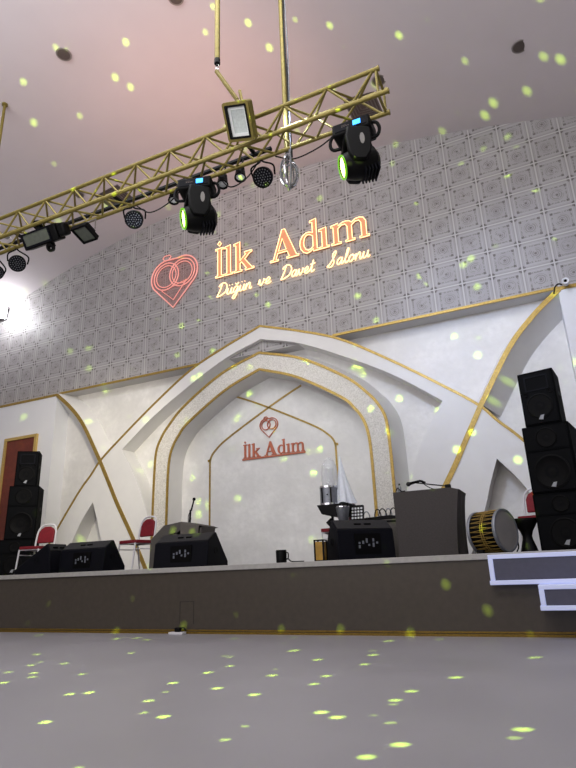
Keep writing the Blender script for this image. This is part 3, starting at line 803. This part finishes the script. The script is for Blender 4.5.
def monitor(label, x, y, w, d, h, rz, mb_=None, top=None, conn=True, ridge=.42):
    """floor monitor; local -y is its upright connector side"""
    t = thing('stage_monitor', label, 'speaker', (x, y, SZ), rz)
    prof = [(0, 0), (d, 0), (d, h * .16), (d * ridge, h), (.06 * d, h * .72)]
    m = mb_ or M['wedge']
    T = Matrix.Translation((-w / 2, 0, 0)) @ Matrix.Rotation(R(90), 4, 'Z') @ Matrix.Diagonal((1, 1, 1, 1))
    # prism runs along y; swap axes so the profile is (y, z) and the run is x
    k = MB(); P = Matrix(((0, 1, 0, 0), (1, 0, 0, 0), (0, 0, 1, 0), (0, 0, 0, 1)))
    k.prism([prof], -w / 2, w / 2, P); k.build('cabinet', m, t, .012)
    sl = Vector((0, d * (ridge - .06), h * .28)).normalized(); nrm = Vector((0, -sl.z, sl.y))
    a = Vector((0, .06 * d, h * .72)) + nrm * .004; b = Vector((0, d * ridge, h)) + nrm * .004
    k = MB(); q = .02
    v = [a + Vector((-w / 2 + q, 0, 0)) + sl * q, a + Vector((w / 2 - q, 0, 0)) + sl * q, b + Vector((w / 2 - q, 0, 0)) - sl * q, b + Vector((-w / 2 + q, 0, 0)) - sl * q]
    v = [p - nrm * .006 for p in v] + [p + nrm * .004 for p in v]
    k.add(v, [(0, 3, 2, 1), (4, 5, 6, 7), (0, 1, 5, 4), (1, 2, 6, 5), (2, 3, 7, 6), (3, 0, 4, 7)]); k.build('top_panel', top or M['wedgetop'], t)
    mid = (a + b) / 2 + nrm * .004
    k = MB()
    for s in (-.07, .07): k.box(s - .045, s + .045, mid.y - .02, mid.y + .02, mid.z - .012, mid.z + .008)
    k.build('handle_slot', M['cone'], t)
    if conn:
        s0 = (h * .72) / (.06 * d) if d else 0
        yy = lambda z: .06 * d * z / (h * .72) - .003
        k = MB(); k.box(-.16, .19, yy(h * .36) - .008, yy(h * .36) + .02, h * .12, h * .62); k.build('connector_panel', M['cone'], t)
        for i, (px, pz) in enumerate(((-.1, .3), (-.05, .3), (0, .32), (.03, .26), (.09, .34), (.09, .24), (.14, .3), (-.1, .22))):
            k = MB(); k.box(px - .012, px + .012, yy(h * .36) - .013, yy(h * .36), h * pz * 1.3 - .01, h * pz * 1.3 + .014 * (1 + i % 3))
            k.build('connector', M['faint'], t)
    for s in (-1, 1):
        k = MB(); k.lathe([(.05, 0), (.05, .004), (.036, .004), (.036, 0)], 20, Matrix.Translation((s * w / 2, d * .4, h * .45)) @ Matrix.Rotation(R(90 * s), 4, 'Y'))
        k.build('side_handle', M['cone'], t)
    return t
monitor('black wedge monitor at left front of stage with its slope facing the left speakers', -7.42, 7.14, .40, .80, .46, R(90), conn=False, ridge=.14)
monitor('black wedge monitor beside the left red chair with connectors facing the hall', -6.91, 7.05, .92, .50, .47, 0)
monitor('black wedge monitor in front of the grey carpeted case', -5.03, 7.03, .90, .62, .48, R(3))
monitor('black wedge monitor right of centre in front of the percussion tray', -2.27, 7.14, .78, .50, .50, R(42))

# grey carpeted case behind the third wedge
t = thing('equipment_case', 'grey carpeted case with sloped left end behind a wedge monitor', 'case', (-5.42, 7.62, SZ))
MB().prism([[(-.62, 0), (.30, 0), (.36, .62), (.28, .64), (-.02, .70), (-.36, .66), (-.60, .46)]], 0, .42).build('body', M['greycase'], t, .015)
MB().prism([[(-.02, .685), (.32, .62), (.29, .2), (-.02, .2)]], -.012, .01).build('front_panel', M['greylid'], t, .004)

def mic_stand_upright(x, y, z):
    t = thing('microphone_stand', 'thin black microphone stand leaning up behind the grey case', 'microphone stand', (x, y, z))
    MB().cyl((-.04, 0, 0), (.05, 0, .82), .011, n=10).build('pole', M['black'], t)
    MB().cyl((.03, -.01, .60), (.05, -.01, .95), .02, .016, n=12).build('boom', M['black'], t)
    MB().cyl((.07, -.02, .93), (.12, -.02, 1.10), .016, .012, n=10).build('microphone', M['black'], t)
    MB().lathe([(0, -.03), (.022, -.02), (.028, .0), (.022, .022), (0, .03)], 14, Matrix.Translation((.125, -.02, 1.12))).build('mic_head', M['cone'], t)
    MB().tube(smooth([(.08, -.03, .95), (.03, -.04, .85), (.02, -.03, .7), (-.02, -.02, .5)], 5), .006, 6).build('cable', M['cable'], t)
    b = MB()
    for a in range(3): b.cyl((-.02, 0, .12), (-.02 + .2 * math.cos(a * 2.1 + .5), .2 * math.sin(a * 2.1 + .5) * .6, .0), .009, n=8)
    b.build('base_legs', M['black'], t)
mic_stand_upright(-5.74, 8.25, SZ)

# ------------------------------------------------------------------ chairs
def make_chair(label):
    t = thing('banquet_chair', label, 'chair')
    # front is local -y
    MB().prism([rsq(.215, .205, .06)], 0, .05, Matrix.Translation((0, 0, .42)) @ Matrix.Rotation(R(90), 4, 'X')).build('seat', M['red'], t, .018, 3)
    k = MB(); fr_ = []
    bp = [(-.2, .2, .44), (-.2, .22, .62), (-.185, .245, .76), (-.13, .265, .845), (0, .275, .87), (.13, .265, .845), (.185, .245, .76), (.2, .22, .62), (.2, .2, .44)]
    k.tube(smooth(bp, 5), .015, 8); k.build('back_frame', M['white'], t)
    pv = [(-.165, .54), (.165, .54), (.165, .72), (.13, .79), (.06, .83), (-.06, .83), (-.13, .79), (-.165, .72)]
    Tb = Matrix.Translation((0, .215, 0)) @ Matrix.Translation((0, 0, .54)) @ Matrix.Rotation(R(-9), 4, 'X') @ Matrix.Translation((0, 0, -.54))
    MB().prism([pv], -.025, .025, Tb).build('backrest', M['red'], t, .015, 3)
    MB().tube([(-.2, -.18, .415), (.2, -.18, .415), (.2, .19, .415), (-.2, .19, .415)], .013, 8, True).build('seat_frame', M['white'], t)
    for sx in (-1, 1):
        MB().tube([(sx * .2, -.18, .415), (sx * .205, -.225, 0)], .014, 8).build('leg', M['white'], t)
        MB().tube([(sx * .2, .19, .44), (sx * .205, .26, 0)], .014, 8).build('leg', M['white'], t)
    k = MB()
    for sx in (-1, 1): k.tube([(sx * .203, -.197, .33), (sx * .203, .215, .33)], .009, 6)
    k.build('side_rail', M['white'], t)
    return t
ch = make_chair('red padded chair with white frame beside the left speaker stack')
CG = None
ch.location = (-8.46, 7.56, SZ); ch.rotation_euler.z = R(8)
dup(ch, (-6.42, 7.76, SZ), R(-12), 'red padded chair with white frame between two wedge monitors')
dup(ch, (-3.06, 8.22, SZ), R(-82), 'red padded chair with white legs half hidden behind the percussion tray')
dup(ch, (-.30, 8.42, SZ), R(-10), 'red padded chair with white frame beside the right speaker stack')

# ------------------------------------------------------------------ small things on the stage
t = thing('black_cup', 'small black cup standing alone at the stage edge', 'cup', (-3.44, 7.08, SZ))
MB().lathe([(0, 0), (.06, 0), (.068, .01), (.072, .15), (.066, .165), (.058, .16), (.058, .02), (0, .02)], 26).build('body', M['black'], t)
MB().tube(smooth([(.07, 0, .13), (.1, 0, .12), (.1, 0, .06), (.07, 0, .04)], 5), .008, 6).build('grip', M['black'], t)
k = MB(); k.tube(smooth([(-3.36, 7.0, SZ + .01), (-3.31, 7.0, SZ + .05), (-3.25, 7.0, SZ + .012), (-3.1, 7.05, SZ + .01)], 5), .008, 6)
tag(k.build('stage_cable', M['cable']), 'short loop of cable on the stage beside the black cup', 'cable')

t = thing('percussion_stand', 'black tray on a thin stand right of centre stage', 'stand', (-2.93, 7.80, SZ))
MB().prism([[(-.2, .77), (.28, .77), (.26, .68), (.19, .60), (.02, .60), (-.13, .64)]], -.17, .17).build('tray', M['black'], t, .012)
MB().cyl((-.03, 0, .03), (-.03, 0, .62), .02, n=12).build('pole', M['black'], t)
k = MB(); k.cyl((-.09, -.03, .5), (-.03, 0, .56), .045, n=12); k.build('clamp', M['black'], t)
k = MB()
for a in range(3): k.cyl((-.03, 0, .2), (-.03 + .2 * math.cos(a * 2.09 + .5), .2 * math.sin(a * 2.09 + .5), .0), .011, n=8)
k.build('base_legs', M['black'], t)
TZ0 = SZ + .772
t = thing('silver_drum', 'small silver drum standing on the black tray', 'drum', (-3.0, 7.80, TZ0))
MB().lathe([(0, 0), (.11, 0), (.125, .01), (.125, .26), (.11, .265), (0, .265)], 32).build('shell', M['silver'], t)
for z in (.012, .255): MB().lathe([(.124, z - .012), (.133, z - .012), (.133, z + .012), (.124, z + .012)], 32).build('hoop', M['chrome'], t)
for a in (-115, -55, 20): MB().cyl((.13 * math.cos(R(a)), .13 * math.sin(R(a)), .03), (.13 * math.cos(R(a)), .13 * math.sin(R(a)), .24), .012, n=8).build('tension_rod', M['black'], t)
MB().lathe([(0, 0), (.012, 0), (.012, .006), (0, .006)], 12, Matrix.Translation((.03, -.127, .14)) @ Matrix.Rotation(R(90), 4, 'X')).build('vent_hole', M['cone'], t)
t = thing('plastic_cover', 'tall clear plastic cover on top of the silver drum', 'cover', (-2.97, 7.80, TZ0 + .266))
MB().lathe([(.12, 0), (.122, .2), (.11, .3), (.07, .38), (.01, .43), (0, .425), (.06, .375), (.104, .295), (.115, .2), (.114, 0)], 28).build('sleeve', M['glassy'], t)
MB().lathe([(.06, 0), (.062, .26), (.05, .27), (.048, 0)], 22).build('inner_tube', M['glassy'], t)
# towel draped in a peak
t = thing('white_towel', 'white towel draped in a tall peak beside the silver drum', 'towel', (-2.775, 7.86, TZ0))
lv = []
n = 40
for i in range(15):
    f = i / 14; z = .70 * (1 - f) ** 1.0; r0 = .012 + .125 * f ** 1.15
    ring = []
    for k_ in range(n):
        a = 2 * PI * k_ / n
        rr = r0 * (1 + .22 * f * math.sin(4 * a + 1.5) + .1 * f * math.sin(9 * a))
        ring.append((-.045 * (1 - f) + rr * math.cos(a) * 1.0, rr * math.sin(a) * .75, z + (.03 * math.sin(3 * a) * f if i == 14 else 0) + .0))
    lv.append(ring)
vs = [p for r_ in lv for p in r_]; fs = []
for i in range(14):
    for k_ in range(n):
        l_ = (k_ + 1) % n; fs.append((i * n + k_, i * n + l_, (i + 1) * n + l_, (i + 1) * n + k_))
fs.append(tuple(range(n)))
MB().add([(x, y, max(z, .002)) for x, y, z in vs], fs).build('cloth', M['towel'], t, angle=80)
t = thing('silver_cup', 'silver cup hanging below the right end of the tray', 'cup', (-2.75, 7.66, SZ + .52))
MB().lathe([(0, 0), (.055, 0), (.065, .01), (.095, .18), (.1, .2), (.09, .2), (.06, .02), (0, .015)], 26).build('bowl', M['silver'], t)
MB().lathe([(.094, .19), (.105, .19), (.105, .205), (.094, .205)], 26).build('rim', M['chrome'], t)
k = MB(); k.box(-.012, .012, .08, .12, .12, .24); k.build('hook', M['black'], t)
# pad controller
t = thing('pad_controller', 'black tilted pad controller with grid of white buttons', 'controller', (-2.58, 7.74, SZ + .50))
t.rotation_euler = (R(-14), 0, R(4))
MB().prism([rsq(.095, .115, .012)], 0, .03, Matrix.Translation((0, 0, .135))).build('body', M['black'], t, .004)
for i in range(4):
    for j in range(4):
        MB().prism([rsq(.013, .013, .004)], -.006, .004, Matrix.Translation((-.063 + .042 * i, 0, .066 + .045 * j))).build('button', M['marking'], t)
k = MB(); k.box(-.03, .03, .0, .1, 0, .03); k.build('foot', M['black'], t)
# amber lantern
t = thing('amber_lantern', 'amber box lantern with dark frame on stage by the wedge monitor', 'lantern', (-2.85, 7.02, SZ))
MB().box(-.055, .055, -.055, .055, .012, .235).build('panes', M['amber'], t)
k = MB()
for a in (-1, 1):
    for b in (-1, 1): k.box(a * .058 - .009, a * .058 + .009, b * .058 - .009, b * .058 + .009, 0, .25)
k.build('corner_post', M['black'], t)
k = MB(); k.prism([sq(.067, .067)], -.0, .012, Matrix.Translation((0, 0, .25)) @ Matrix.Rotation(R(90), 4, 'X')); k.box(-.067, .067, -.067, .067, 0, .012); k.build('cap', M['black'], t)

# mixer on a grey case
t = thing('mixer_case', 'low grey carpeted case under the mixer behind the wedge monitor', 'case', (-2.39, 8.16, SZ))
MB().box(-.32, .32, -.2, .2, 0, .535).build('body', M['greycase'], t, .015)
k = MB(); k.box(-.325, .325, -.205, .205, .49, .52); k.build('lid_band', M['black'], t, .004)
t = thing('mixing_desk', 'flat black mixing desk with cable loops on the grey case', 'mixer', (-2.39, 8.16, SZ + .535))
MB().prism([[(-.32, 0), (.32, 0), (.32, .04), (.2, .055), (-.32, .03)]], -.19, .19).build('body', M['black'], t, .008)
for i, (x, w_) in enumerate(((-.16, .045), (0.0, .05), (.08, .055), (.16, .05), (.24, .05), (.31, .045))):
    MB().tube([(x + w_ * math.cos(a * PI / 9), -.05 + .01 * a * (1 if i % 2 else -1) * .3, .045 + .115 * math.sin(a * PI / 9) * (1 if i else .8)) for a in range(10)], .0085, 6).build('cable_loop', M['cable'] if i % 3 else M['silver'], t)
k = MB()
for i in range(8): k.cyl((-.3 + .08 * i, -.1, .035), (-.3 + .08 * i, -.1, .06), .012, n=10)
k.build('knobs', M['marking'], t)

# cloth covered table
t = thing('covered_table', 'large dark grey cloth covered table at right of stage', 'table', (-1.555, 7.68, SZ))
n = 80; rows = []
wx, wy, hh = .385, .28, .82
def rect_pt(f, a, b, r=.03):
    per = [(-a, -b), (a, -b), (a, b), (-a, b)]; L_ = [2 * a, 2 * b, 2 * a, 2 * b]; tot = sum(L_); s = f * tot
    for i in range(4):
        if s <= L_[i]:
            p, q = per[i], per[(i + 1) % 4]; u_ = s / L_[i]; return (p[0] + (q[0] - p[0]) * u_, p[1] + (q[1] - p[1]) * u_)
        s -= L_[i]
    return per[0]
for i in range(13):
    f = i / 12; ring = []
    for k_ in range(n):
        q = k_ / n; x, y = rect_pt(q, wx, wy)
        if x > wx * .97 or y > wy * .97:       # the right and rear sides hang in folds
            amp = .035 * f
            y_ = math.sin(q * 2 * PI * 9)
            x += amp * y_ * (1 if x > wx * .97 else 0) + (.07 * (1 - f) ** 2 * (1 if x > wx * .97 else 0)) - .02 * f
        bulge = .008 * math.sin(q * 23) * f
        ring.append((x + bulge - .01 * (1 - f), y + bulge * .5, hh * (1 - f) - (.03 if (x > wx * 1.05 and f == 0) else 0)))
    rows.append(ring)
vs = [p for r_ in rows for p in r_]; fs = []
for i in range(12):
    for k_ in range(n):
        l_ = (k_ + 1) % n; fs.append((i * n + k_, i * n + l_, (i + 1) * n + l_, (i + 1) * n + k_))
fs.append(tuple(range(n))[::-1])
MB().add([(x, y, max(z, .003)) for x, y, z in vs], fs).build('tablecloth', M['grey'], t, angle=50)
for a in (-1, 1):
    for b in (-1, 1): MB().box(a * .33 - .02, a * .33 + .02, b * .22 - .02, b * .22 + .02, 0, hh - .02).build('leg', M['black'], t)
TT0 = SZ + hh
t = thing('boom_microphone', 'microphone on a low boom arm resting on the grey covered table', 'microphone', (-1.27, 7.68, TT0))
MB().prism([rsq(.07, .045, .01)], -.03, .0, Matrix.Translation((-.02, 0, 0)) @ Matrix.Rotation(R(90), 4, 'X')).build('base', M['black'], t, .004)
MB().box(-.05, .02, -.03, .03, .03, .075).build('clamp', M['black'], t, .006)
MB().cyl((.02, 0, .045), (-.44, -.02, .135), .008, n=10).build('boom_arm', M['black'], t)
MB().tube(smooth([(-.30, -.02, .12), (-.36, -.02, .15), (-.42, -.02, .14)], 4), .016, 8).build('mic_clip', M['black'], t)
MB().cyl((-.36, -.02, .155), (-.50, -.02, .13), .014, .02, n=14).build('mic_body', M['cone'], t)
MB().lathe([(0, -.035), (.024, -.022), (.031, 0), (.024, .022), (0, .035)], 18, Matrix.Translation((-.525, -.02, .125)) @ Matrix.Rotation(R(80), 4, 'Y')).build('mic_head', M['wedgetop'], t)
MB().tube(smooth([(-.34, -.02, .14), (-.30, -.03, .09), (-.2, -.04, .03), (-.05, -.05, .012), (.05, -.05, .012)], 6), .006, 6).build('cable', M['cable'], t)
t = thing('small_bottle', 'tiny clear bottle at left corner of the grey covered table', 'bottle', (-1.88, 7.50, TT0))
MB().lathe([(0, 0), (.022, 0), (.022, .07), (.01, .09), (.01, .1), (0, .1)], 18).build('glass', M['silver'], t)
MB().lathe([(0, .1), (.012, .1), (.012, .12), (0, .12)], 14).build('cap', M['black'], t)
k = MB(); k.tube(smooth([(-1.925, 7.46, TT0 + .012), (-1.9, 7.47, TT0 + .06), (-1.85, 7.45, TT0 + .014), (-1.80, 7.46, TT0 + .014)], 5), .007, 6)
tag(k.build('short_cable', M['cable']), 'short black wire at the left corner of the grey covered table', 'cable')

# davul
t = thing('bass_drum', 'large barrel drum with gold rope lacing over a black shell', 'drum', (-.775, 7.34, SZ))
ax = Vector((.90, -.44, .03)).normalized(); r_, L_ = .238, .34
zq = ax.to_track_quat('Z', 'Y').to_matrix().to_4x4()
DT = Matrix.Translation((0, 0, r_ + .012)) @ zq
MB().lathe([(0, -L_ / 2), (r_ * .99, -L_ / 2), (r_ * 1.0, 0), (r_ * .99, L_ / 2), (0, L_ / 2)], 48, DT).build('shell', M['cone'], t)
for z in (L_ / 2, -L_ / 2):
    MB().lathe([(r_, z - .02), (r_ + .012, z - .02), (r_ + .014, z), (r_ + .008, z + .012), (r_ - .012, z + .012), (r_ - .01, z)], 48, DT).build('hoop', M['silver'], t)
MB().lathe([(0, L_ / 2 + .004), (r_ * .98, L_ / 2 + .004), (r_ * .98, L_ / 2 - .004), (0, L_ / 2 - .004)], 48, DT).build('drum_skin', M['head'], t)
MB().lathe([(0, -L_ / 2 - .004), (r_ * .98, -L_ / 2 - .004), (r_ * .98, -L_ / 2 + .004), (0, -L_ / 2 + .004)], 48, DT).build('drum_skin', M['head'], t)
k = MB(); n = 28
for i in range(n):
    a0, a1 = 2 * PI * i / n, 2 * PI * (i + .5) / n; a2 = 2 * PI * (i + 1) / n
    p = lambda a, z: (r_ * 1.012 * math.cos(a), r_ * 1.012 * math.sin(a), z)
    k.tube([p(a0, -L_ / 2 + .02), p((a0 + a1) / 2, 0), p(a1, L_ / 2 - .02)], .0042, 5, T=DT); k.tube([p(a1, L_ / 2 - .02), p((a1 + a2) / 2, 0), p(a2, -L_ / 2 + .02)], .0042, 5, T=DT)
k.lathe([(r_ + .001, -.016), (r_ + .006, -.016), (r_ + .006, -.006), (r_ + .001, -.006)], 48, DT); k.lathe([(r_ + .001, .01), (r_ + .006, .01), (r_ + .006, .02), (r_ + .001, .02)], 48, DT)
k.build('rope_lacing', M['gold'], t)
# cradle keeps it from rolling
MB().box(-.2, -.12, -.1, .16, 0, .05).build('chock', M['black'], t, .008); MB().box(.1, .17, -.04, .2, 0, .04).build('chock', M['black'], t, .008)
# goblet drum
t = thing('goblet_drum', 'black goblet drum standing in front of the right red chair', 'drum', (-.42, 7.62, SZ))
MB().lathe([(.0, .006), (.085, 0), (.10, .012), (.09, .05), (.06, .15), (.055, .19), (.075, .25), (.125, .33), (.14, .36), (.14, .385), (0, .385)], 36).build('body', M['black'], t)
MB().lathe([(0, .386), (.13, .386), (.13, .392), (0, .392)], 36).build('drum_skin', M['wedgetop'], t)
MB().lathe([(.138, .372), (.147, .372), (.147, .394), (.132, .394)], 36).build('rim', M['black'], t)
k = MB(); k.tube(smooth([(-.1, -.05, .33), (-.12, -.06, .2), (-.11, -.06, .08), (-.14, -.05, .01)], 5), .009, 6); k.build('strap', M['cable'], t)

# floor socket at the foot of the stage
t = thing('floor_socket', 'white power socket box with black plug at foot of the stage', 'socket', (-4.83, 6.74, 0))
MB().box(-.11, .11, -.05, .05, 0, .03).build('plate', M['white'], t, .006)
MB().box(-.03, .05, -.03, .03, .03, .085).build('plug', M['black'], t, .01)
MB().tube(smooth([(.02, .03, .06), (.06, .05, .08), (.1, .055, .04)], 4), .008, 6).build('cord', M['cable'], t)

# ------------------------------------------------------------------ lights
def area(name, loc, target, sx, sy, power, col):
    l = bpy.data.lights.new(name, 'AREA'); l.shape = 'RECTANGLE'; l.size = sx; l.size_y = sy; l.energy = power; l.color = col
    o = bpy.data.objects.new(name, l); C.objects.link(o); o.location = loc
    o.rotation_euler = (Vector(target) - Vector(loc)).to_track_quat('-Z', 'Y').to_euler(); return o
def spot(name, loc, target, power, col, ang, blend=.6, size=.15):
    l = bpy.data.lights.new(name, 'SPOT'); l.energy = power; l.color = col; l.spot_size = R(ang); l.spot_blend = blend; l.shadow_soft_size = size
    o = bpy.data.objects.new(name, l); C.objects.link(o); o.location = loc
    o.rotation_euler = (Vector(target) - Vector(loc)).to_track_quat('-Z', 'Y').to_euler(); return o
area('hall_light', (-2, -1.5, 8.2), (-3, 4, 0), 7, 3, 370, (1, .97, .99))
area('hall_light_stage', (-4, 3.0, 8.4), (-5, 8.5, 2.0), 9, 1.2, 240, (.95, .97, 1))
spot('warm_flood', (-5.2, 5.05, 4.8), (-9.6, 9.9, 2.7), 780, (1, .92, .74), 58, .9, .3)
spot('cool_flood', (-2.0, 4.6, 5.6), (.1, 9.9, 3.9), 680, (.56, .69, 1), 72, .9, .3)
area('ceiling_fill', (-4, -1.5, 3.0), (-4, 3.5, 9.0), 9, 3, 300, (1, .95, .97))  # unseen fill lamp added behind the camera to brighten the ceiling
spot('niche_flood', (-4.0, 4.0, 5.0), (-4.6, 9.9, 2.8), 290, (.85, .93, 1), 50, .9, .3)
spot('warm_uplight', (-4.4, 6.2, 5.9), (-4.9, 6.9, 9.0), 190, (1, .52, .38), 125, 1., .4)
l = bpy.data.lights.new('flood_beam', 'POINT'); l.energy = 55; l.color = (.95, .97, 1); l.shadow_soft_size = .1
o = bpy.data.objects.new('flood_beam', l); C.objects.link(o); o.location = (-12.4, 9.1, 7.5)
spot('blue_step_wash', (2.6, 5.2, 2.6), (.4, 6.8, .6), 35, (.55, .65, 1), 70, .9, .2)

# mirror-dot projector: a point lamp whose output is broken into small green beams
l = bpy.data.lights.new('green_dot_projector', 'POINT'); l.energy = 100; l.color = (1, 1, 1); l.shadow_soft_size = 0.
l.use_nodes = True; nt = l.node_tree
em_ = nt.nodes['Emission']
tc = nt.nodes.new('ShaderNodeTexCoord'); vo = nt.nodes.new('ShaderNodeTexVoronoi'); vo.inputs['Scale'].default_value = 19.
nt.links.new(tc.outputs['Normal'], vo.inputs['Vector'])
rp = nt.nodes.new('ShaderNodeMapRange'); rp.inputs['From Min'].default_value = .195; rp.inputs['From Max'].default_value = .05
rp.inputs['To Min'].default_value = 0; rp.inputs['To Max'].default_value = 56; rp.clamp = True
nt.links.new(vo.outputs['Distance'], rp.inputs['Value']); nt.links.new(rp.outputs['Result'], em_.inputs['Strength'])
em_.inputs['Color'].default_value = (.62, 1, .06, 1)
o = bpy.data.objects.new('green_dot_projector', l); C.objects.link(o); o.location = (-2.6, 1.2, 4.0)

w = bpy.data.worlds.new('hall_air'); bpy.context.scene.world = w; w.use_nodes = True
w.node_tree.nodes['Background'].inputs['Color'].default_value = (.6, .58, .6, 1)
w.node_tree.nodes['Background'].inputs['Strength'].default_value = .3

# ------------------------------------------------------------------ camera
F, yaw, pitch, roll = 571.05, R(-24.6457), R(18.2541), R(-2.1715)
fw = Vector((math.sin(yaw) * math.cos(pitch), math.cos(yaw) * math.cos(pitch), math.sin(pitch)))
r0 = Vector((math.cos(yaw), -math.sin(yaw), 0)); u0 = r0.cross(fw)
r = r0 * math.cos(roll) + u0 * math.sin(roll); u = -r0 * math.sin(roll) + u0 * math.cos(roll)
cd = bpy.data.cameras.new('camera'); cam = bpy.data.objects.new('camera', cd); C.objects.link(cam)
m = Matrix((r, u, -fw)).transposed().to_4x4(); m.translation = (0, 0, .72); cam.matrix_world = m
cd.sensor_fit = 'AUTO'; cd.sensor_width = 36; cd.lens = F / 768 * 36; cd.clip_end = 100
sc = bpy.context.scene; sc.camera = cam
sc.view_settings.view_transform = 'Standard'; sc.view_settings.look = 'None'

GROUPS = {'banquet_chair': 'red banquet chairs on the stage', 'stage_monitor': 'wedge monitors along the stage', 'par_light': 'round LED lamps on the truss',
          'moving_head_light': 'moving head lights on the truss', 'ceiling_speaker': 'round ceiling speakers', 'mini_spotlight': 'tiny spotlights behind the truss',
          'hanging_pole': 'gold hanging poles', 'stage_step': 'lit steps at the stage end', 'gold_line': 'crossing gold lines in the niche', 'curved_fin': 'curved fins of the arch',
          'ceiling_vent': 'square ceiling vents', 'loudspeaker': 'stacked loudspeakers', 'bass_speaker': 'stacked loudspeakers', 'subwoofer': 'stacked loudspeakers', 'loose_cable': 'loose cables on the truss'}
for o in bpy.data.objects:
    g = GROUPS.get(o.name.split('.')[0])
    if g and o.parent is None: o['group'] = g
